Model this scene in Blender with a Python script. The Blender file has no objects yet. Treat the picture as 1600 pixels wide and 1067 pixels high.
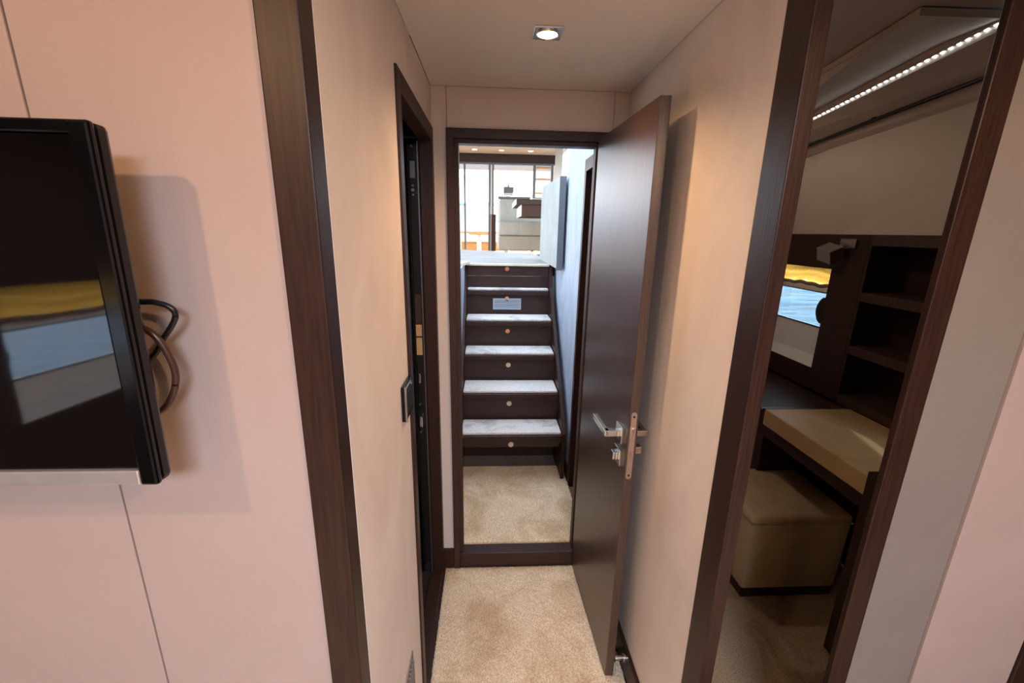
import bpy, bmesh, math, random
from mathutils import Vector, Matrix
random.seed(7)
S = bpy.context.scene
COL = S.collection
PI = math.pi

# ------------------------------------------------------------------ camera
H = 1.515
cam_d = bpy.data.cameras.new('camera')
cam_d.sensor_width = 36.0
cam_d.sensor_fit = 'HORIZONTAL'
cam_d.lens = 658.6 / 1600 * 36
cam_d.clip_start = 0.02
cam_d.clip_end = 3000
cam = bpy.data.objects.new('camera', cam_d)
COL.objects.link(cam)
cam.matrix_world = Matrix(((0.9986648, -0.00518594, -0.05139775, 0),
                           (-0.04841448, 0.25307569, -0.96623431, 0),
                           (0.01801836, 0.96743258, 0.25248671, H),
                           (0, 0, 0, 1)))
S.camera = cam

# ------------------------------------------------------------------ world, sun, exposure
W = bpy.data.worlds.new('world')
S.world = W
W.use_nodes = True
wn = W.node_tree
wn.nodes.clear()
wo = wn.nodes.new('ShaderNodeOutputWorld')
bg = wn.nodes.new('ShaderNodeBackground')
tc = wn.nodes.new('ShaderNodeTexCoord')
sep = wn.nodes.new('ShaderNodeSeparateXYZ')
rmp = wn.nodes.new('ShaderNodeValToRGB')
rmp.color_ramp.elements[0].position = 0.0
rmp.color_ramp.elements[0].color = (0.92, 0.96, 1.0, 1)
rmp.color_ramp.elements[1].position = 0.7
rmp.color_ramp.elements[1].color = (0.60, 0.76, 1.0, 1)
wn.links.new(tc.outputs['Generated'], sep.inputs[0])
wn.links.new(sep.outputs['Z'], rmp.inputs[0])
wn.links.new(rmp.outputs[0], bg.inputs['Color'])
bg.inputs['Strength'].default_value = 3.2
wn.links.new(bg.outputs[0], wo.inputs['Surface'])

sun_d = bpy.data.lights.new('sun', 'SUN')
sun_d.energy = 3.4
sun_d.angle = math.radians(1.0)
sun_d.color = (1.0, 0.93, 0.82)
sun = bpy.data.objects.new('sun', sun_d)
COL.objects.link(sun)
# light travels from aft / starboard down into the boat
sun.rotation_euler = Vector((-0.25, -0.85, -0.33)).to_track_quat('-Z', 'Y').to_euler()

S.view_settings.view_transform = 'Standard'
S.view_settings.look = 'None'
S.view_settings.gamma = 1.0
S.view_settings.use_curve_mapping = False
S.view_settings.exposure = 1.2

WARM = (1.0, 0.62, 0.33)
def spot(name, loc, watts, size=150, blend=0.7, rad=0.02, col=WARM):
    d = bpy.data.lights.new(name, 'SPOT')
    d.energy = watts
    d.color = col
    d.spot_size = math.radians(size)
    d.spot_blend = blend
    d.shadow_soft_size = rad
    o = bpy.data.objects.new(name, d)
    o.location = loc
    COL.objects.link(o)
    return o
spot('corridor_spot', (0.139, 1.208, 1.985), 8.5, 140, 0.8)
spot('cabin_spot', (-0.60, -0.22, 1.975), 6.5, 178, 0.25)
spot('cabin_spot', (0.66, -0.35, 1.975), 13, 178, 0.25)
spot('cabin_spot', (-0.60, -1.5, 1.975), 5, 178, 0.25)
spot('mirrored_cabin_fill', (0.66, 2.0, 2.11), 4.6, 176, 0.3, 0.04, (1.0, 0.87, 0.74))  # added lamp without a fixture, brightens the mirrored cabin
# added cool area fill under the near cabin ceiling; no hatch is built
hd_ = bpy.data.lights.new('cabin_cool_fill', 'AREA')
hd_.shape = 'SQUARE'
hd_.size = 0.55
hd_.energy = 37
hd_.color = (0.64, 0.77, 1.0)
hl = bpy.data.objects.new('cabin_cool_fill', hd_)
hl.location = (0.25, -1.1, 1.99)
COL.objects.link(hl)

# ------------------------------------------------------------------ materials
def lin(c):
    c /= 255.0
    return c / 12.92 if c <= 0.04045 else ((c + 0.055) / 1.055) ** 2.4
def rgb(r, g, b):
    return (lin(r), lin(g), lin(b), 1)

def nm(name):
    m = bpy.data.materials.new(name)
    m.use_nodes = True
    return m, m.node_tree, m.node_tree.nodes['Principled BSDF']

def noise(t, scale, detail=4, rough=0.5, stretch=None, coord='Object'):
    c = t.nodes.new('ShaderNodeTexCoord')
    n = t.nodes.new('ShaderNodeTexNoise')
    n.inputs['Scale'].default_value = scale
    n.inputs['Detail'].default_value = detail
    n.inputs['Roughness'].default_value = rough
    if stretch:
        mp = t.nodes.new('ShaderNodeMapping')
        mp.inputs['Scale'].default_value = stretch
        t.links.new(c.outputs[coord], mp.inputs[0])
        t.links.new(mp.outputs[0], n.inputs['Vector'])
    else:
        t.links.new(c.outputs[coord], n.inputs['Vector'])
    return n

def ramp(t, src, stops):
    r = t.nodes.new('ShaderNodeValToRGB')
    e = r.color_ramp.elements
    while len(e) < len(stops):
        e.new(0.5)
    for i, (p, c) in enumerate(stops):
        e[i].position = p
        e[i].color = c
    t.links.new(src, r.inputs[0])
    return r

def bump(t, src, b, strength, dist):
    bn = t.nodes.new('ShaderNodeBump')
    bn.inputs['Strength'].default_value = strength
    bn.inputs['Distance'].default_value = dist
    t.links.new(src, bn.inputs['Height'])
    t.links.new(bn.outputs[0], b.inputs['Normal'])
    return bn

def plain(name, col, rough=0.5, metal=0.0, spec=0.5, coat=0.0):
    m, t, b = nm(name)
    n = noise(t, 40, 3)
    c2 = tuple(x * 0.93 for x in col[:3]) + (1,)
    r = ramp(t, n.outputs['Fac'], [(0.3, c2), (0.7, col)])
    t.links.new(r.outputs[0], b.inputs['Base Color'])
    b.inputs['Roughness'].default_value = rough
    b.inputs['Metallic'].default_value = metal
    b.inputs['Specular IOR Level'].default_value = spec
    b.inputs['Coat Weight'].default_value = coat
    return m

def wood(name, dark, light, rough=0.38, stretch=(30, 30, 1.2), spec=0.3, bmp=0.15):
    m, t, b = nm(name)
    n = noise(t, 8, 6, 0.6, stretch)
    r = ramp(t, n.outputs['Fac'], [(0.30, dark), (0.70, light)])
    t.links.new(r.outputs[0], b.inputs['Base Color'])
    b.inputs['Roughness'].default_value = rough
    b.inputs['Specular IOR Level'].default_value = spec
    bump(t, n.outputs['Fac'], b, bmp, 0.002)
    return m

def fabric(name, a, c, scale=3.0, vein=0.0, rough=0.75, weave=260):
    m, t, b = nm(name)
    n = noise(t, scale, 5, 0.6, (1, 1, 0.6))
    n.inputs['Distortion'].default_value = 1.2
    r = ramp(t, n.outputs['Fac'], [(0.32, a), (0.66, c)])
    t.links.new(r.outputs[0], b.inputs['Base Color'])
    b.inputs['Roughness'].default_value = rough
    b.inputs['Specular IOR Level'].default_value = 0.25
    w = noise(t, weave, 2)
    ad = t.nodes.new('ShaderNodeMath')
    ad.operation = 'MULTIPLY_ADD'
    ad.inputs[1].default_value = vein
    t.links.new(n.outputs['Fac'], ad.inputs[0])
    t.links.new(w.outputs['Fac'], ad.inputs[2])
    bump(t, ad.outputs[0], b, 0.12, 0.002)
    return m

def carpet_mat(name, a, c, stain, stain_pos=(0.36, 0.50)):
    m, t, b = nm(name)
    n = noise(t, 190, 3, 0.7)
    r = ramp(t, n.outputs['Fac'], [(0.33, a), (0.62, c)])
    s = noise(t, 4.2, 5, 0.62)
    s.inputs['Distortion'].default_value = 0.8
    sr = ramp(t, s.outputs['Fac'], [(stain_pos[0], stain), (stain_pos[1], (1, 1, 1, 1))])
    mx = t.nodes.new('ShaderNodeMix')
    mx.data_type = 'RGBA'
    mx.blend_type = 'MULTIPLY'
    mx.inputs[0].default_value = 1.0
    t.links.new(r.outputs[0], mx.inputs[6])
    t.links.new(sr.outputs[0], mx.inputs[7])
    t.links.new(mx.outputs[2], b.inputs['Base Color'])
    b.inputs['Roughness'].default_value = 0.95
    b.inputs['Specular IOR Level'].default_value = 0.1
    b.inputs['Sheen Weight'].default_value = 0.25
    bump(t, n.outputs['Fac'], b, 0.5, 0.004)
    return m

def emit(name, col, strength):
    m, t, b = nm(name)
    b.inputs['Base Color'].default_value = (0.8, 0.8, 0.8, 1)
    b.inputs['Emission Color'].default_value = col
    b.inputs['Emission Strength'].default_value = strength
    return m

def glass_mat(name, tint=(1, 1, 1, 1), refl=0.06):
    m = bpy.data.materials.new(name)
    m.use_nodes = True
    t = m.node_tree
    t.nodes.clear()
    o = t.nodes.new('ShaderNodeOutputMaterial')
    tr = t.nodes.new('ShaderNodeBsdfTransparent')
    tr.inputs[0].default_value = tint
    gl = t.nodes.new('ShaderNodeBsdfGlossy')
    gl.inputs['Roughness'].default_value = 0.02
    mx = t.nodes.new('ShaderNodeMixShader')
    mx.inputs[0].default_value = refl
    t.links.new(tr.outputs[0], mx.inputs[1])
    t.links.new(gl.outputs[0], mx.inputs[2])
    t.links.new(mx.outputs[0], o.inputs[0])
    return m

def cloth_translucent(name, a, c):
    m, t, b = nm(name)
    n = noise(t, 60, 3, 0.6, (1, 1, 6))
    r = ramp(t, n.outputs['Fac'], [(0.3, a), (0.7, c)])
    t.links.new(r.outputs[0], b.inputs['Base Color'])
    b.inputs['Roughness'].default_value = 0.8
    tl = t.nodes.new('ShaderNodeBsdfTranslucent')
    t.links.new(r.outputs[0], tl.inputs[0])
    mx = t.nodes.new('ShaderNodeMixShader')
    mx.inputs[0].default_value = 0.7
    t.links.new(b.outputs[0], mx.inputs[1])
    t.links.new(tl.outputs[0], mx.inputs[2])
    t.links.new(mx.outputs[0], t.nodes['Material Output'].inputs[0])
    return m

def sea_mat():
    m, t, b = nm('sea_water')
    c = t.nodes.new('ShaderNodeTexCoord')
    n = noise(t, 1.1, 8, 0.62, (0.5, 1.4, 1))
    r = ramp(t, n.outputs['Fac'], [(0.35, rgb(22, 66, 92)), (0.6, rgb(62, 112, 138))])
    t.links.new(r.outputs[0], b.inputs['Base Color'])
    b.inputs['Roughness'].default_value = 0.36
    b.inputs['Specular IOR Level'].default_value = 0.5
    bump(t, n.outputs['Fac'], b, 1.0, 0.5)
    return m

M = {}
M['wenge'] = wood('wenge_wood', rgb(36, 20, 14), rgb(60, 35, 25), 0.42)
M['wenge_matte'] = wood('wenge_wood_matte', rgb(52, 34, 28), rgb(74, 50, 41), 0.55)
M['door'] = wood('door_veneer', rgb(50, 34, 27), rgb(90, 67, 56), 0.32, (60, 60, 1.2), 0.55, 0.16)
M['wenge_h'] = wood('wenge_wood_across', rgb(44, 28, 24), rgb(68, 45, 38), 0.42, (1.5, 30, 30))
M['wall'] = fabric('wall_leather', rgb(224, 208, 197), rgb(240, 226, 214), 3.0, 2.0)
M['wall_plain'] = fabric('wall_fabric', rgb(172, 149, 138), rgb(181, 158, 147), 2.2, 0.6)
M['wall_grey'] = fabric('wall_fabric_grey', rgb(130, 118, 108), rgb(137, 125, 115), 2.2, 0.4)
M['wall_far'] = fabric('wall_fabric_far', rgb(212, 194, 180), rgb(220, 202, 188), 2.2, 0.6)
M['wall_blue'] = fabric('lobby_leather', rgb(166, 173, 188), rgb(188, 194, 204), 6.0, 3.0)
M['ceil'] = fabric('ceiling_fabric', rgb(226, 214, 205), rgb(230, 219, 211), 2.0, 0.3)
M['carpet'] = carpet_mat('beige_carpet', rgb(186, 156, 120), rgb(242, 216, 180), rgb(226, 216, 202), (0.34, 0.54))
M['carpet_light'] = carpet_mat('pale_carpet', rgb(196, 184, 170), rgb(236, 230, 222), rgb(206, 202, 200))
M['carpet_brown'] = carpet_mat('brown_carpet', rgb(92, 70, 46), rgb(132, 104, 72), rgb(220, 210, 200))
M['carpet_landing'] = carpet_mat('grey_carpet', rgb(126, 124, 120), rgb(148, 147, 145), rgb(214, 214, 216))
M['pad'] = fabric('padded_panel', rgb(154, 157, 153), rgb(170, 171, 166), 9.0, 2.0)
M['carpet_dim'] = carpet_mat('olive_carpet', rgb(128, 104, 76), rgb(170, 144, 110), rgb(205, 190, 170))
M['black'] = plain('black_gloss', rgb(8, 7, 8), 0.15, 0, 0.35)
M['screen'] = plain('screen_glass', rgb(4, 4, 5), 0.04, 0, 1.0)
M['blackm'] = plain('black_matte', rgb(14, 12, 12), 0.6)
M['chrome'] = plain('chrome', rgb(232, 230, 226), 0.2, 1.0)
M['steel'] = plain('brushed_steel', rgb(176, 170, 164), 0.30, 1.0)
M['pinksteel'] = plain('satin_nickel', rgb(205, 182, 170), 0.32, 1.0)
M['darkmetal'] = plain('dark_metal', rgb(58, 54, 50), 0.35, 0.8)
M['silver'] = plain('silver_strip', rgb(245, 238, 230), 0.3, 0.8)
M['white'] = plain('white_gelcoat', rgb(240, 238, 232), 0.35)
M['offwhite'] = plain('cream_panel', rgb(222, 208, 184), 0.5)
M['sofa'] = fabric('grey_leather', rgb(176, 176, 168), rgb(188, 188, 180), 6.0, 0.8, 0.5)
M['sofa_dark'] = fabric('greige_leather', rgb(170, 164, 150), rgb(180, 174, 160), 6.0, 0.8, 0.5)
M['greyframe'] = plain('grey_frame', rgb(104, 108, 112), 0.4)
M['teak'] = wood('teak', rgb(178, 124, 66), rgb(214, 160, 96), 0.5, (2, 30, 30))
M['tan'] = fabric('tan_leather', rgb(180, 146, 102), rgb(190, 156, 112), 8.0, 0.4, 0.42)
M['ottoman'] = fabric('ottoman_leather', rgb(172, 146, 108), rgb(182, 156, 118), 8.0, 0.4, 0.6)
M['blind'] = cloth_translucent('gold_cloth', rgb(232, 160, 48), rgb(255, 206, 104))
M['glass'] = glass_mat('clear_glass')
M['tinted'] = glass_mat('tinted_glass', (0.54, 0.62, 0.64, 1))
M['sea'] = sea_mat()
M['lamp'] = emit('lamp_glow', (1.0, 0.70, 0.36, 1), 9)
M['led'] = emit('led_glow', (0.82, 0.92, 1.0, 1), 6)
M['lampsmall'] = emit('downlight_glow', (1.0, 0.86, 0.62, 1), 8)
M['cable_black'] = plain('black_rubber', rgb(22, 18, 17), 0.35)
M['cable_brown'] = plain('brown_rubber', rgb(74, 46, 38), 0.28)
M['groove'] = plain('groove_dark', rgb(96, 74, 62), 0.8)
M['amber'] = plain('amber_panel', rgb(196, 158, 110), 0.25)
M['coast'] = plain('coast_haze', rgb(120, 140, 170), 0.9)
M['soffit'] = fabric('grey_soffit', rgb(176, 160, 146), rgb(184, 168, 154), 2.0, 0.3)
M['vent'] = plain('vent_grey', rgb(178, 184, 194), 0.45)

# ------------------------------------------------------------------ mesh helpers
def box(bm, x0, x1, y0, y1, z0, z1, bev=0.0, seg=2):
    x0, x1 = min(x0, x1), max(x0, x1)
    y0, y1 = min(y0, y1), max(y0, y1)
    z0, z1 = min(z0, z1), max(z0, z1)
    vs = [bm.verts.new((x, y, z)) for z in (z0, z1) for x, y in ((x0, y0), (x1, y0), (x1, y1), (x0, y1))]
    fs = [(3, 2, 1, 0), (4, 5, 6, 7), (0, 1, 5, 4), (1, 2, 6, 5), (2, 3, 7, 6), (3, 0, 4, 7)]
    faces = [bm.faces.new([vs[i] for i in f]) for f in fs]
    if bev > 0:
        es = list({e for f in faces for e in f.edges})
        bmesh.ops.bevel(bm, geom=es, offset=bev, segments=seg, profile=0.5, affect='EDGES')
    return bm

def hexa(bm, bottom, top, bev=0.0):
    """eight corner solid: four bottom points and the four above them, both counter-clockwise from above"""
    vs = [bm.verts.new(p) for p in list(bottom) + list(top)]
    fs = [(3, 2, 1, 0), (4, 5, 6, 7), (0, 1, 5, 4), (1, 2, 6, 5), (2, 3, 7, 6), (3, 0, 4, 7)]
    faces = [bm.faces.new([vs[i] for i in f]) for f in fs]
    if bev > 0:
        es = list({e for f in faces for e in f.edges})
        bmesh.ops.bevel(bm, geom=es, offset=bev, segments=2, profile=0.5, affect='EDGES')
    return bm

def prism(bm, pts, axis, a, b):
    """extrude a polygon given in the two other axes along axis from a to b"""
    def P(p, w):
        return {'x': (w, p[0], p[1]), 'y': (p[0], w, p[1]), 'z': (p[0], p[1], w)}[axis]
    A = [bm.verts.new(P(p, a)) for p in pts]
    B = [bm.verts.new(P(p, b)) for p in pts]
    n = len(pts)
    bm.faces.new(A)
    bm.faces.new(list(reversed(B)))
    for i in range(n):
        j = (i + 1) % n
        bm.faces.new((A[j], A[i], B[i], B[j]))
    return bm

def tube(bm, pts, r, seg=12):
    pts = [Vector(p) for p in pts]
    rings = []
    up = Vector((0, 0, 1))
    for i, p in enumerate(pts):
        d = (pts[min(i + 1, len(pts) - 1)] - pts[max(i - 1, 0)]).normalized()
        u = up if abs(d.dot(up)) < 0.95 else Vector((1, 0, 0))
        a = d.cross(u).normalized()
        b = d.cross(a).normalized()
        rings.append([bm.verts.new(p + (a * math.cos(2 * PI * k / seg) + b * math.sin(2 * PI * k / seg)) * r) for k in range(seg)])
    for i in range(len(rings) - 1):
        for k in range(seg):
            bm.faces.new((rings[i][k], rings[i][(k + 1) % seg], rings[i + 1][(k + 1) % seg], rings[i + 1][k]))
    bm.faces.new(list(reversed(rings[0])))
    bm.faces.new(rings[-1])
    return bm

def cyl(bm, c0, c1, r, seg=24):
    return tube(bm, [c0, c1], r, seg)

def smooth_curve(ctrl, n=8):
    pts = [Vector(p) for p in ctrl]
    out = []
    for i in range(len(pts) - 1):
        p0, p1, p2, p3 = pts[max(i - 1, 0)], pts[i], pts[i + 1], pts[min(i + 2, len(pts) - 1)]
        for k in range(n):
            t = k / n
            out.append(0.5 * ((2 * p1) + (p2 - p0) * t + (2 * p0 - 5 * p1 + 4 * p2 - p3) * t * t + (3 * p1 - p0 - 3 * p2 + p3) * t ** 3))
    out.append(pts[-1])
    return out

def wloc(o):
    v = Vector((0, 0, 0))
    while o is not None:
        v += o.location
        o = o.parent
    return v

def obj(name, bm, mat, parent=None, smooth=False):
    me = bpy.data.meshes.new(name)
    bmesh.ops.recalc_face_normals(bm, faces=bm.faces[:])
    if parent is not None:
        bmesh.ops.translate(bm, verts=bm.verts[:], vec=-wloc(parent))
    bm.to_mesh(me)
    bm.free()
    if isinstance(mat, str):
        mat = M[mat]
    me.materials.append(mat)
    if smooth:
        for p in me.polygons:
            p.use_smooth = True
        try:
            me.set_sharp_from_angle(angle=math.radians(40))
        except Exception:
            pass
    o = bpy.data.objects.new(name, me)
    COL.objects.link(o)
    if parent is not None:
        o.parent = parent
    return o

def N():
    return bmesh.new()

def tag(o, label, cat, group=None):
    o['label'] = label
    o['category'] = cat
    if group:
        o['group'] = group
    return o

def thing(name, loc, label, cat, group=None):
    o = bpy.data.objects.new(name, None)
    o.empty_display_size = 0.05
    COL.objects.link(o)
    o.location = loc
    return tag(o, label, cat, group)

def struct(name, bm=None, mat=None, label=None, cat=None):
    if bm is None:
        o = bpy.data.objects.new(name, None)
        o.empty_display_size = 0.05
        COL.objects.link(o)
    else:
        o = obj(name, bm, mat)
    o['kind'] = 'structure'
    if label:
        o['label'] = label
        o['category'] = cat
    return o

def bx(*a, **k):
    return box(N(), *a, **k)

XL, XR, YF = -0.2133, 0.4924, 1.65

# ------------------------------------------------------------------ floor, ceiling
struct('floor', bx(-1.85, 1.85, -2.5, 1.70, -0.08, -0.016), 'wenge_h', 'dark base floor under the carpet of cabin and passage', 'floor')

cl = struct('ceiling', None, None, 'flat fabric ceiling over cabin and passage', 'ceiling')
obj('ceiling_panel', bx(XL + 0.002, XR - 0.002, 0.2, YF - 0.002, 2.0, 2.03), 'ceil', cl)
obj('ceiling_panel', bx(-1.75, XL - 0.002, -2.4, 0.62, 2.0, 2.03), 'ceil', cl)
obj('ceiling_panel', bx(XR + 0.002, 1.75, -2.4, 0.79, 2.0, 2.03), 'ceil', cl)
obj('ceiling_panel', bx(XL + 0.002, XR - 0.002, -2.4, 0.197, 2.0, 2.03), 'ceil', cl)
obj('deck_head', bx(-1.85, 1.95, -2.5, 0.8, 2.16, 2.20), 'white', cl)
obj('deck_head', bx(-1.85, 0.53, 0.8, 1.69, 2.16, 2.20), 'white', cl)

# ------------------------------------------------------------------ television wall (left of the passage)
wl = struct('wall_near_left', None, None, 'pale pink-beige panelled wall behind the television', 'wall')
obj('wall_panel', bx(-1.72, -0.5345, 0.562, 0.60, 0, 2.0, bev=0.0012), 'wall_plain', wl)
def creased(name, base, spots):
    # creases pressed into the leather at a few places
    m = base.copy()
    m.name = name
    t = m.node_tree
    bn = [n for n in t.nodes if n.type == 'BUMP'][0]
    old = bn.inputs['Height'].links[0].from_socket
    n = noise(t, 55, 4, 0.6, (1, 1, 0.7))
    n.inputs['Distortion'].default_value = 2.0
    c = t.nodes.new('ShaderNodeTexCoord')
    acc = old
    for (x, y, z, rad) in spots:
        d = t.nodes.new('ShaderNodeVectorMath')
        d.operation = 'DISTANCE'
        d.inputs[1].default_value = (x, y, z)
        t.links.new(c.outputs['Object'], d.inputs[0])
        mr = t.nodes.new('ShaderNodeMapRange')
        mr.inputs['From Min'].default_value = rad
        mr.inputs['From Max'].default_value = 0.0
        mr.inputs['To Min'].default_value = 0.0
        mr.inputs['To Max'].default_value = 5.0
        t.links.new(d.outputs['Value'], mr.inputs['Value'])
        ma = t.nodes.new('ShaderNodeMath')
        ma.operation = 'MULTIPLY_ADD'
        t.links.new(n.outputs['Fac'], ma.inputs[0])
        t.links.new(mr.outputs['Result'], ma.inputs[1])
        t.links.new(acc, ma.inputs[2])
        acc = ma.outputs[0]
    t.links.new(acc, bn.inputs['Height'])
    return m
M['wall_creased'] = creased('wall_fabric_creased', M['wall_plain'], [(-0.385, 0.562, 0.905, 0.045), (-0.345, 0.562, 0.895, 0.045), (-0.30, 0.562, 0.96, 0.05), (-0.295, 0.562, 0.90, 0.035)])
obj('wall_panel', bx(-0.5315, -0.260, 0.562, 0.60, 0, 2.0, bev=0.0012), 'wall_creased', wl)
obj('wall_backing', bx(-1.72, -0.26, 0.566, 0.62, 0, 2.1), 'groove', wl)
struct('trim_1', bx(-0.2625, XL, 0.553, 0.597, 0, 2.0, bev=0.002), 'wenge', 'dark wood post closing the end of the television wall', 'door post')

# corridor left wall
wc = struct('wall_left', None, None, 'cream leather-covered left wall of the passage', 'wall')
obj('wall_panel', bx(XL - 0.04, XL, 0.598, 1.052, 0, 2.0), 'wall', wc)
obj('wall_panel', bx(XL - 0.04, XL, 1.052, YF - 0.001, 1.866, 2.0), 'wall', wc)

# corridor right wall
wr = struct('wall_right', None, None, 'cream leather-covered right wall of the passage', 'wall')
obj('wall_panel', bx(XR, 0.53, 0.801, YF + 0.04, 0, 2.16), 'wall', wr)
struct('baseboard_right', bx(XR - 0.012, XR, 0.801, YF, 0, 0.10, bev=0.002), 'wenge', 'dark wood baseboard along the right wall behind the open door', 'baseboard')
struct('trim_2', bx(XR - 0.001, 0.5215, 0.728, 0.80, 0, 2.16, bev=0.002), 'wenge', 'dark wood post at the end of the right passage wall', 'door post')

# far bulkhead with the doorway
wf = struct('wall_far', None, None, 'beige fabric bulkhead around the far doorway', 'wall')
obj('wall_panel', bx(XL, -0.1595, YF, YF + 0.03, 0, 2.0, bev=0.001), 'wall_far', wf)
obj('wall_panel', bx(-0.158, 0.4385, YF, YF + 0.03, 1.864, 2.0, bev=0.001), 'wall_far', wf)
obj('wall_panel', bx(0.440, XR, YF, YF + 0.03, 0, 2.0, bev=0.001), 'wall_far', wf)
obj('wall_backing', bx(-1.8, -0.163, YF + 0.03, YF + 0.05, 0, 2.16), 'groove', wf)
obj('wall_backing', bx(-0.163, 0.53, YF + 0.03, YF + 0.05, 1.85, 2.16), 'groove', wf)
struct('baseboard_far', bx(XL, -0.162, YF - 0.012, YF, 0, 0.10, bev=0.002), 'wenge', 'short dark baseboard left of the far doorway', 'baseboard')

df = struct('door_1_frame', None, None, 'dark wood frame and raised sill of the far doorway', 'door frame')
obj('jamb', bx(-0.161, -0.134, YF - 0.016, YF + 0.05, 0, 1.8655, bev=0.002), 'wenge_matte', df)
obj('door_stop_strip', bx(-0.134, -0.119, YF + 0.004, YF + 0.05, 0.0, 1.834), 'wenge_matte', df)
obj('jamb', bx(0.414, 0.438, YF - 0.016, YF + 0.05, 0, 1.8655, bev=0.002), 'wenge_matte', df)
obj('door_stop_strip', bx(0.385, 0.414, YF + 0.012, YF + 0.05, 0.0, 1.834), 'wenge_matte', df)
obj('header', bx(-0.136, 0.416, YF - 0.015, YF + 0.05, 1.833, 1.8655, bev=0.002), 'wenge_h', df)
obj('door_stop_strip', bx(-0.119, 0.385, YF + 0.004, YF + 0.05, 1.819, 1.834), 'wenge_h', df)
obj('sill', bx(-0.134, 0.414, YF - 0.010, YF + 0.05, 0.0, 0.075, bev=0.003), 'wenge_h', df)
obj('strike_plate', bx(-0.1365, -0.1325, YF - 0.006, YF + 0.002, 0.86, 0.93), 'darkmetal', df)

# ------------------------------------------------------------------ open door leaf
dl = struct('door_1', None, None, 'dark wood door standing open against the right wall', 'door')
F0, F1 = (0.408, 1.117), (0.436, 1.1165)
G0, G1 = (0.3855, 1.632), (0.413, 1.632)
q = [F0, F1, G1, G0]
obj('door_leaf', hexa(N(), [(x, y, 0.012) for x, y in q], [(x, y, 1.8405) for x, y in q], 0.0015), 'door', dl)
ux, uy = (G0[0] - F0[0]), (G0[1] - F0[1])
L = math.hypot(ux, uy)
ux, uy = ux / L, uy / L                 # along the leaf towards the hinges
nx, ny = -uy, ux                        # out of the left face
def leaf(s, d, z):
    """s metres from the free edge along the leaf, d metres out of the left face"""
    return (F0[0] + ux * s + nx * d, F0[1] + uy * s + ny * d, z)
def leafbox(s0, s1, d0, d1, z0, z1, bev=0.0):
    pts = [leaf(s0, d0, 0), leaf(s0, d1, 0), leaf(s1, d1, 0), leaf(s1, d0, 0)]
    return hexa(N(), [(p[0], p[1], z0) for p in pts], [(p[0], p[1], z1) for p in pts], bev)
obj('rosette', leafbox(0.030, 0.082, 0, 0.008, 0.894, 0.946, 0.001), 'chrome', dl)
h = obj('lever_handle', leafbox(0.046, 0.066, 0.008, 0.052, 0.911, 0.931, 0.0015), 'chrome', dl)
hb = leafbox(0.046, 0.176, 0.040, 0.056, 0.913, 0.931, 0.002)
obj('lever_grip', hb, 'chrome', h)
obj('rosette', leafbox(0.030, 0.082, 0, 0.008, 0.818, 0.870, 0.001), 'chrome', dl)
obj('thumb_turn', leafbox(0.045, 0.067, 0.008, 0.024, 0.832, 0.858, 0.002), 'chrome', dl)
# the other side
obj('rosette', leafbox(0.030, 0.082, -0.028, -0.035, 0.905, 0.955, 0.001), 'pinksteel', dl)
h2 = obj('lever_handle', leafbox(0.030, 0.052, -0.035, -0.072, 0.918, 0.936, 0.0015), 'pinksteel', dl)
obj('lever_grip', leafbox(0.030, 0.150, -0.060, -0.074, 0.919, 0.935, 0.002), 'pinksteel', h2)
obj('rosette', leafbox(0.020, 0.070, -0.028, -0.034, 0.845, 0.895, 0.001), 'pinksteel', dl)
obj('thumb_turn', leafbox(0.026, 0.050, -0.034, -0.058, 0.860, 0.884, 0.002), 'pinksteel', dl)
# lock face plate on the free edge, with rounded ends
cx, zz0, zz1, rr = 0.4205, 0.793, 1.012, 0.0085
pts = []
for k in range(9):
    a = PI * k / 8
    pts.append((cx + rr * math.cos(a), zz1 - rr + rr * math.sin(a)))
for k in range(9):
    a = PI + PI * k / 8
    pts.append((cx + rr * math.cos(a), zz0 + rr + rr * math.sin(a)))
fp = obj('lock_faceplate', prism(N(), pts, 'y', 1.1145, 1.1175), 'pinksteel', dl)
for z in (0.998, 0.806):
    obj('screw', cyl(N(), (cx, 1.1135, z), (cx, 1.1148, z), 0.0035, 12), 'darkmetal', fp)
obj('latch_bolt', hexa(N(), [(cx - 0.005, 1.106, 0.942), (cx + 0.005, 1.1145, 0.942), (cx + 0.005, 1.116, 0.942), (cx - 0.005, 1.116, 0.942)],
                       [(cx - 0.005, 1.106, 0.962), (cx + 0.005, 1.1145, 0.962), (cx + 0.005, 1.116, 0.962), (cx - 0.005, 1.116, 0.962)]), 'chrome', fp)
obj('dead_bolt', bx(cx - 0.004, cx + 0.004, 1.1135, 1.116, 0.862, 0.886), 'steel', fp)
for z in (0.3, 0.95, 1.6):
    obj('hinge', cyl(N(), (0.4155, 1.626, z), (0.4155, 1.626, z + 0.07), 0.005, 12), 'steel', dl)

ds = thing('door_stopper', (XR - 0.012, 1.13, 0.075), 'small round chrome door stopper on the right baseboard below the open door', 'door stopper')
obj('base', cyl(N(), (XR - 0.012, 1.13, 0.075), (XR - 0.020, 1.13, 0.075), 0.014), 'chrome', ds, True)
obj('stem', cyl(N(), (XR - 0.018, 1.13, 0.075), (XR - 0.044, 1.13, 0.075), 0.0085), 'chrome', ds, True)
obj('tip', cyl(N(), (XR - 0.042, 1.13, 0.075), (XR - 0.052, 1.13, 0.075), 0.013), 'chrome', ds, True)

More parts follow.
